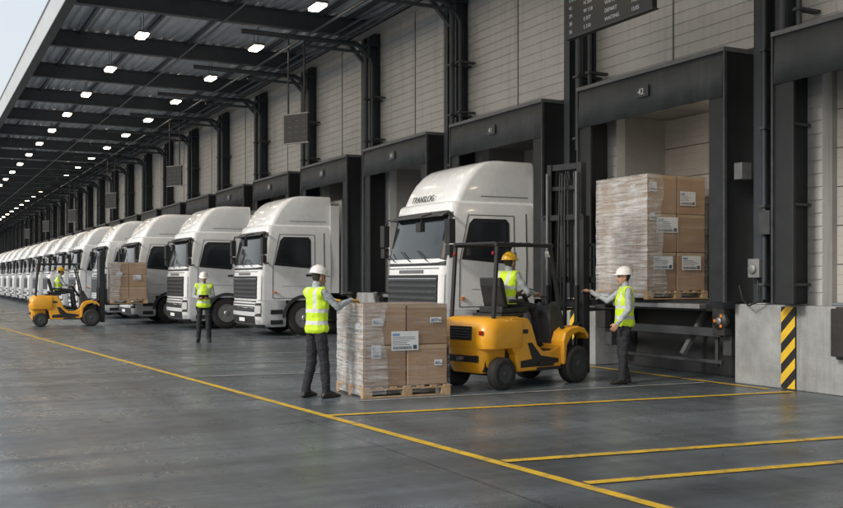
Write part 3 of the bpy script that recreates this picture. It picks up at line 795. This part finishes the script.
# ------------------------------------------------------------------ people
ICO=None
def ico():
    global ICO
    if ICO is None:
        bm=bmesh.new();bmesh.ops.create_icosphere(bm,subdivisions=2,radius=1);ICO=[v.co.copy() for v in bm.verts];bm.free()
    return ICO
class Body:
    def __init__(s): s.v=[];s.f=[];s.seg=[]
    def hull(s,items,label=None,rot=None):
        bm=bmesh.new()
        for c,r in items:
            c=Vector(c);r=Vector(r if isinstance(r,(tuple,list)) else (r,r,r))
            for p in ico():
                q=Vector((p.x*r.x,p.y*r.y,p.z*r.z))
                if rot is not None:q=rot@q
                bm.verts.new(c+q)
        bmesh.ops.convex_hull(bm,input=bm.verts[:])
        bmesh.ops.delete(bm,geom=[v for v in bm.verts if not v.link_faces],context='VERTS')
        bmesh.ops.recalc_face_normals(bm,faces=bm.faces)
        bm.verts.index_update();o=len(s.v)
        s.v+=[tuple(v.co) for v in bm.verts];s.f+=[tuple(o+v.index for v in f.verts) for f in bm.faces];bm.free()
        if label:
            for i in range(max(1,len(items)-1)):
                a=items[i];b=items[min(i+1,len(items)-1)]
                ra=a[1] if not isinstance(a[1],(tuple,list)) else sum(a[1])/3
                rb=b[1] if not isinstance(b[1],(tuple,list)) else sum(b[1])/3
                s.seg.append((Vector(a[0]),Vector(b[0]),ra,rb,label))
    def remesh(s,voxel,sm=3):
        me=bpy.data.meshes.new('tmp');me.from_pydata(s.v,[],s.f);me.update()
        o=bpy.data.objects.new('tmp',me);COL.objects.link(o)
        r=o.modifiers.new('r','REMESH');r.mode='VOXEL';r.voxel_size=voxel
        q=o.modifiers.new('s','SMOOTH');q.iterations=sm;q.factor=.5
        dg=bpy.context.evaluated_depsgraph_get();me2=bpy.data.meshes.new_from_object(o.evaluated_get(dg))
        bpy.data.objects.remove(o);bpy.data.meshes.remove(me);return me2
def worker(name,loc,rz,J,hat='hatw',shirt='shirt',glove=False,voxel=.0075,parent=None,skinny=1.0,tablet=False):
    e=empty(name,loc,rz)
    pel=Vector(J['pelvis']);O=pel
    def l(p): return Vector(p)-O
    B=Body();V=Body()
    ch=l(J['chest']);nk=l(J['neck']);hd=l(J['head']);pv=Vector((0,0,0));k=skinny
    wa=pv.lerp(ch,.42)
    shL,shR=l(J['shL']),l(J['shR'])
    def torso(b,g,lab):
        gl=g*1.35
        b.hull([(pv+Vector((0,0,-.02)),(.112+gl,.160*k+gl,.105)),(wa,(.098+gl,.138*k+gl,.09))],lab)
        b.hull([(wa,(.098+gl,.138*k+gl,.09)),(ch,(.118+g,.165*k+g,.12))],lab)
        b.hull([(ch,(.118+g,.165*k+g,.11)),(nk+Vector((-.01,0,-.075)),(.075+g,.13*k+g,.04+g))],lab)
        b.hull([(shL,(.055+g*.8,.05,.055+g*.8)),(shR,(.055+g*.8,.05,.055+g*.8)),(ch,(.09,.13,.06))],lab)
    torso(B,0,'torso')
    B.seg=[]
    B.seg.append((pv,ch,.13,.15,'torso'));B.seg.append((ch,nk,.14,.08,'torso'));B.seg.append((shL,shR,.06,.06,'torso'))
    yaw=Matrix.Rotation(J.get('hyaw',0),3,'Z')@Matrix.Rotation(J.get('hpitch',0),3,'Y')
    H=lambda x,y,z: hd+yaw@Vector((x,y,z))
    B.hull([(nk+Vector((0,0,-.04)),.062),(H(-.015,0,-.06),.054)],'head')
    B.hull([(H(-.012,0,.035),(.098,.077,.085)),(H(.0,0,-.015),(.088,.07,.07))],'head',yaw)
    B.hull([(H(.02,0,-.03),(.068,.062,.05)),(H(.052,0,-.088),(.034,.034,.024))],'head',yaw)
    B.hull([(H(.092,0,.012),.010),(H(.112,0,-.026),.013),(H(.09,.012,-.034),.009),(H(.09,-.012,-.034),.009)],'head')
    B.hull([(H(.080,.018,-.056),.008),(H(.080,-.018,-.056),.008),(H(.088,0,-.056),.010)],'lip')
    for sd in(-1,1):
        B.hull([(H(-.005,sd*.077,.012),(.017,.007,.022)),(H(.0,sd*.075,-.02),(.010,.006,.012))],'head',yaw)
        B.hull([(H(.082,sd*.045,.032),.009),(H(.092,sd*.018,.034),.009)],'head')
    for S,sd in(('L',1),('R',-1)):
        sh=l(J['sh'+S]);el=l(J['el'+S]);wr=l(J['wr'+S])
        B.hull([(sh,.058),(sh.lerp(el,.35),.055),(el,.044)],'arm');B.hull([(el,.046),(el.lerp(wr,.3),.045),(wr,.031)],'arm')
        d=(Vector(J.get('hd'+S,wr-el))).normalized();n=Vector(J.get('hn'+S,(0,0,-1)))
        n=(n-d*n.dot(d)).normalized();sv=d.cross(n)*(1 if S=='R' else -1)
        curl=J.get('curl'+S,.5)
        B.hull([(wr+sv*.014,.019),(wr-sv*.014,.019),(wr+d*.085+sv*.030,.0155),(wr+d*.082-sv*.030,.0145),(wr+d*.04+sv*.024,.018)],'hand')
        for i,(o,ln) in enumerate(((.031,.072),(.010,.082),(-.011,.076),(-.031,.060))):
            p0=wr+d*.085+sv*o;spread=sv*(.10-.07*i)
            d1=(d*math.cos(curl*.7)+n*math.sin(curl*.7)+spread).normalized();d2=(d*math.cos(curl*1.7)+n*math.sin(curl*1.7)+spread*.5).normalized()
            p1=p0+d1*ln*.52;p2=p1+d2*ln*.48
            B.hull([(p0,.0105),(p1,.0098)],'hand');B.hull([(p1,.0098),(p2,.0085)],'hand')
        t0=wr+d*.03+sv*.03;t1=t0+(d*.7+sv*.62+n*.25).normalized()*.045;t2=t1+(d*.95+sv*.15+n*.35).normalized()*.035
        B.hull([(t0,.0145),(t1,.012)],'hand');B.hull([(t1,.012),(t2,.0098)],'hand')
    for S in'LR':
        hp=l(J['hip'+S]);kn=l(J['kn'+S]);an=l(J['an'+S]);td=Vector(J.get('toe'+S,(1,0,0))).normalized()
        B.hull([(hp,.092*k),(hp.lerp(kn,.4),.083*k),(kn,.062)],'leg');B.hull([(kn,.064),(kn.lerp(an,.35),.061),(an+Vector((0,0,.01)),.052)],'leg')
        up=Vector((0,0,-.055))
        B.hull([(an,.046),(an+up-td*.035,(.042,.038,.032)),(an+up+td*.13,(.045,.045,.026)),(an+up+td*.185,(.032,.036,.022))],'foot')
    me=B.remesh(voxel,3)
    nv=len(me.vertices);co=np.empty(nv*3);me.vertices.foreach_get('co',co);co=co.reshape(-1,3)
    no=np.empty(nv*3);me.vertex_normals.foreach_get('vector',no);no=no.reshape(-1,3)
    labs=['torso','head','lip','arm','hand','leg','foot']
    best=np.full(nv,1e9);lab=np.zeros(nv,int)
    for a,b,ra,rb,L_ in B.seg:
        a=np.array(a);b=np.array(b);ab=b-a;q=max(1e-9,float(ab@ab))
        t=np.clip(((co-a)@ab)/q,0,1);dist=np.linalg.norm(co-(a+t[:,None]*ab),axis=1)-(ra+(rb-ra)*t)
        m=dist<best;best[m]=dist[m];lab[m]=labs.index(L_)
    for i in range(nv):
        L_=lab[i]
        if L_ in(0,3,5):
            p=Vector(co[i]);f=noise.noise(Vector((p.x*9,p.y*9,p.z*16)))*.010+noise.noise(Vector((p.x*22,p.y*22+5,p.z*34)))*.005
            if L_==5 and p.z<-.25: f+=.006
            if p.z>-.12 and L_!=3: f*=.4
            co[i]+=no[i]*f
    me.vertices.foreach_set('co',co.ravel())
    for kk in(shirt,'skin','lip',shirt,'glove' if glove else 'skin','trouser','shoe','hair'): me.materials.append(M[kk])
    iy=yaw.inverted()
    for p in me.polygons:
        c=np.bincount(lab[list(p.vertices)]).argmax();c=int(c)
        if c==1:
            q=iy@(Vector(p.center)-hd)
            if (q.x<-.022 and q.z>-.055 and abs(q.y)<.08) or q.z>.07: c=7
        if c==0 and p.center.z<.0: c=5
        p.material_index=c;p.use_smooth=True
    me.update();ob=bpy.data.objects.new('body',me);COL.objects.link(ob);ob.parent=e;ob.location=O
    torso(V,.026,'t')
    vm=V.remesh(.010,4)
    bm=bmesh.new();bm.from_mesh(vm);hem=-.075 if not J.get('sit') else -.02
    bmesh.ops.bisect_plane(bm,geom=bm.verts[:]+bm.edges[:]+bm.faces[:],plane_co=(0,0,hem),plane_no=(0,0,-1),clear_outer=True)
    for yy_,sg in((shL.y+.030,1),(shR.y-.030,-1)):
        bmesh.ops.bisect_plane(bm,geom=bm.verts[:]+bm.edges[:]+bm.faces[:],plane_co=(0,yy_,0),plane_no=(0,sg,0),clear_outer=True)
    bm.normal_update()
    for v in bm.verts:
        p=v.co;nn=v.normal.copy();nn.z*=.3;v.co+=nn*(noise.noise(Vector((p.x*8,p.y*8,p.z*12+3)))*.010+noise.noise(Vector((p.x*20,p.y*20,p.z*30)))*.004+.003)
        t=max(0,min(1,(hem+.14-p.z)/.14));v.co.x*=1+.05*t;v.co.y*=1+.05*t
    for f in bm.faces:f.smooth=True
    bm.to_mesh(vm);bm.free();vm.materials.clear();vm.materials.append(M['vest']);vm.update()
    vo=bpy.data.objects.new('hi_vis_vest',vm);COL.objects.link(vo);vo.parent=e;vo.location=O
    so=vo.modifiers.new('t','SOLIDIFY');so.thickness=.006;so.offset=-1
    s=MB()
    for sd in(-1,1):
        c=H(.083,sd*.030,.012)
        rings=[[c+Vector((.010*math.cos(u)*math.cos(v_),.012*math.sin(u)*math.cos(v_),.007*math.sin(v_))) for u in [i*2*math.pi/10 for i in range(10)]] for v_ in(-1.4,-.7,0,.7,1.4)]
        s.loft(rings,'eye')
    s.obj('eyes',e).location=O
    s=MB();rings=[]
    for a in (0,.15,.35,.6,.85,1.1,1.3,1.45,1.55):
        rx,ry,rz_=.132,.110,.115
        rings.append([H(-.008+rx*math.cos(a)*math.cos(t),ry*math.cos(a)*math.sin(t),.058+rz_*math.sin(a)+(.006 if abs(math.sin(t))<.2 and a>.3 else 0)) for t in [i*2*math.pi/32 for i in range(32)]])
    s.loft(rings,hat)
    def brim(o,z):
        out=[]
        for i in range(32):
            t=i*2*math.pi/32;ext=.012+(.045 if math.cos(t)>0 else .0)*max(0,math.cos(t))**.7
            out.append(H(-.008+(.132+ext*o)*math.cos(t),(.110+.012*o)*math.sin(t),z-(.012*o if math.cos(t)>0 else .004)))
        return out
    s.loft([brim(0,.062),brim(1,.058),brim(1,.053),brim(0,.050)],hat)
    s.obj('helmet',e).location=O
    if tablet:
        s=MB();c=(l(J['wrL'])+l(J['wrR']))/2+Vector((.1,0,.03))
        s.box(c+Vector((-.09,-.12,-.006)),c+Vector((.09,.12,.006)),'tablet',Matrix.Rotation(R(-35),3,'Y'));s.obj('tablet',e,.003,1).location=O
    return e
def stand(**kw):
    J=dict(pelvis=(0,0,.95),chest=(0.0,0,1.27),neck=(-.01,0,1.50),head=(.015,0,1.62),
      shL=(-.01,.185,1.42),shR=(-.01,-.185,1.42),elL=(-.04,.25,1.14),elR=(-.04,-.25,1.14),wrL=(.06,.27,.90),wrR=(.06,-.27,.90),
      hnL=(0,-1,0),hnR=(0,1,0),
      hipL=(0,.095,.91),hipR=(0,-.095,.91),knL=(.03,.115,.50),knR=(.03,-.115,.50),anL=(0,.13,.085),anR=(0,-.13,.085),toeL=(1,.2,0),toeR=(1,-.2,0))
    J.update(kw);return J
worker('worker',(4.86,12.62,0),R(12),stand(elR=(.17,-.26,1.22),wrR=(.42,-.20,1.32),hdR=(1,.1,-.12),hnR=(0,0,-1),curlR=.3,
   elL=(.16,.25,1.2),wrL=(.40,.17,1.31),hdL=(1,-.1,-.1),hnL=(0,0,-1),curlL=.3,chest=(.02,0,1.27),hpitch=.16,head=(.035,0,1.615),
   knR=(.05,-.12,.5),anR=(.07,-.13,.085),anL=(-.09,.13,.085),knL=(0,.11,.5)),glove=True)
worker('worker',(9.72,12.20,0),R(155),stand(elR=(.20,-.31,1.26),wrR=(.43,-.40,1.40),hdR=(.8,-.3,.35),hnR=(.3,-.2,-1),curlR=.7,
   elL=(.0,.26,1.14),wrL=(.16,.24,.93),hnL=(0,-1,-.1),curlL=.6,hyaw=.1,anL=(.06,.12,.085),anR=(-.06,-.12,.085),knL=(.05,.11,.5)),shirt='shirt')
worker('worker',(6.62,25.1,0),R(-105),stand(elL=(-.02,.24,1.16),elR=(-.02,-.24,1.16),wrL=(.22,.12,1.12),wrR=(.22,-.12,1.12),hnL=(0,-.6,.6),hnR=(0,.6,.6),hpitch=.3),
   skinny=.88,tablet=True,voxel=.009)
def seated(**kw):
    J=dict(sit=True,pelvis=(-.10,0,1.28),chest=(-.08,0,1.54),neck=(-.03,0,1.76),head=(.01,0,1.875),
      shL=(-.04,.185,1.69),shR=(-.04,-.185,1.69),elL=(.08,.26,1.44),elR=(.10,-.27,1.44),wrL=(.28,.16,1.42),wrR=(.34,-.20,1.42),
      hdL=(1,-.1,.1),hdR=(1,.1,.0),hnL=(0,-.3,-1),hnR=(0,.2,-1),curlL=1.0,curlR=.9,
      hipL=(-.08,.10,1.25),hipR=(-.08,-.10,1.25),knL=(.36,.14,1.22),knR=(.37,-.17,1.20),anL=(.42,.14,.80),anR=(.46,-.17,.72),toeL=(1,0,-.3),toeR=(1,0,-.3))
    J.update(kw)
    for k,v in list(J.items()):
        if isinstance(v,tuple) and k[:2] in('pe','ch','ne','he','sh','el','wr','hi','kn'): J[k]=(v[0],v[1],v[2]-.035)
    J['anL']=(.40,.14,.66);J['anR']=(.44,-.17,.64);J['hnL']=(0,-.3,-1)
    return J
worker('forklift_driver',(8.10,12.92,0),R(15),seated(),hat='haty')
worker('forklift_driver',(4.55,35.9,0),R(-4),seated(),hat='haty',voxel=.011)

# ------------------------------------------------------------------ camera, world, sun
cam=bpy.data.cameras.new('camera');co=bpy.data.objects.new('camera',cam);COL.objects.link(co)
co.location=(0,0,1.6);co.rotation_euler=(R(90),0,R(-27.06));cam.lens=36*1000/843;cam.sensor_width=36;cam.shift_y=25/843;cam.clip_end=3000;cam.clip_start=.1
scene.camera=co
wd=bpy.data.worlds.new('World');scene.world=wd;wd.use_nodes=True;N=wd.node_tree.nodes;L=wd.node_tree.links
bg=N['Background'];sky=N.new('ShaderNodeTexSky');sky.sky_type='NISHITA';sky.sun_disc=False
EL,AZ=30,258
sky.sun_elevation=R(EL);sky.sun_rotation=R(AZ);sky.air_density=1.5;sky.dust_density=4
mx=N.new('ShaderNodeMixRGB');mx.inputs[0].default_value=.6;mx.inputs[2].default_value=(7.6,8.0,8.6,1)
L.new(sky.outputs[0],mx.inputs[1]);L.new(mx.outputs[0],bg.inputs[0]);bg.inputs[1].default_value=.135
sn=bpy.data.lights.new('sun','SUN');sn.energy=2.1;sn.angle=R(11);sn.color=(1,.94,.86)
so=bpy.data.objects.new('sun',sn);COL.objects.link(so)
d=Vector((math.sin(R(AZ))*math.cos(R(EL)),math.cos(R(AZ))*math.cos(R(EL)),math.sin(R(EL))))
so.rotation_euler=d.to_track_quat('Z','Y').to_euler()
scene.view_settings.view_transform='Standard';scene.view_settings.look='None';scene.view_settings.exposure=0
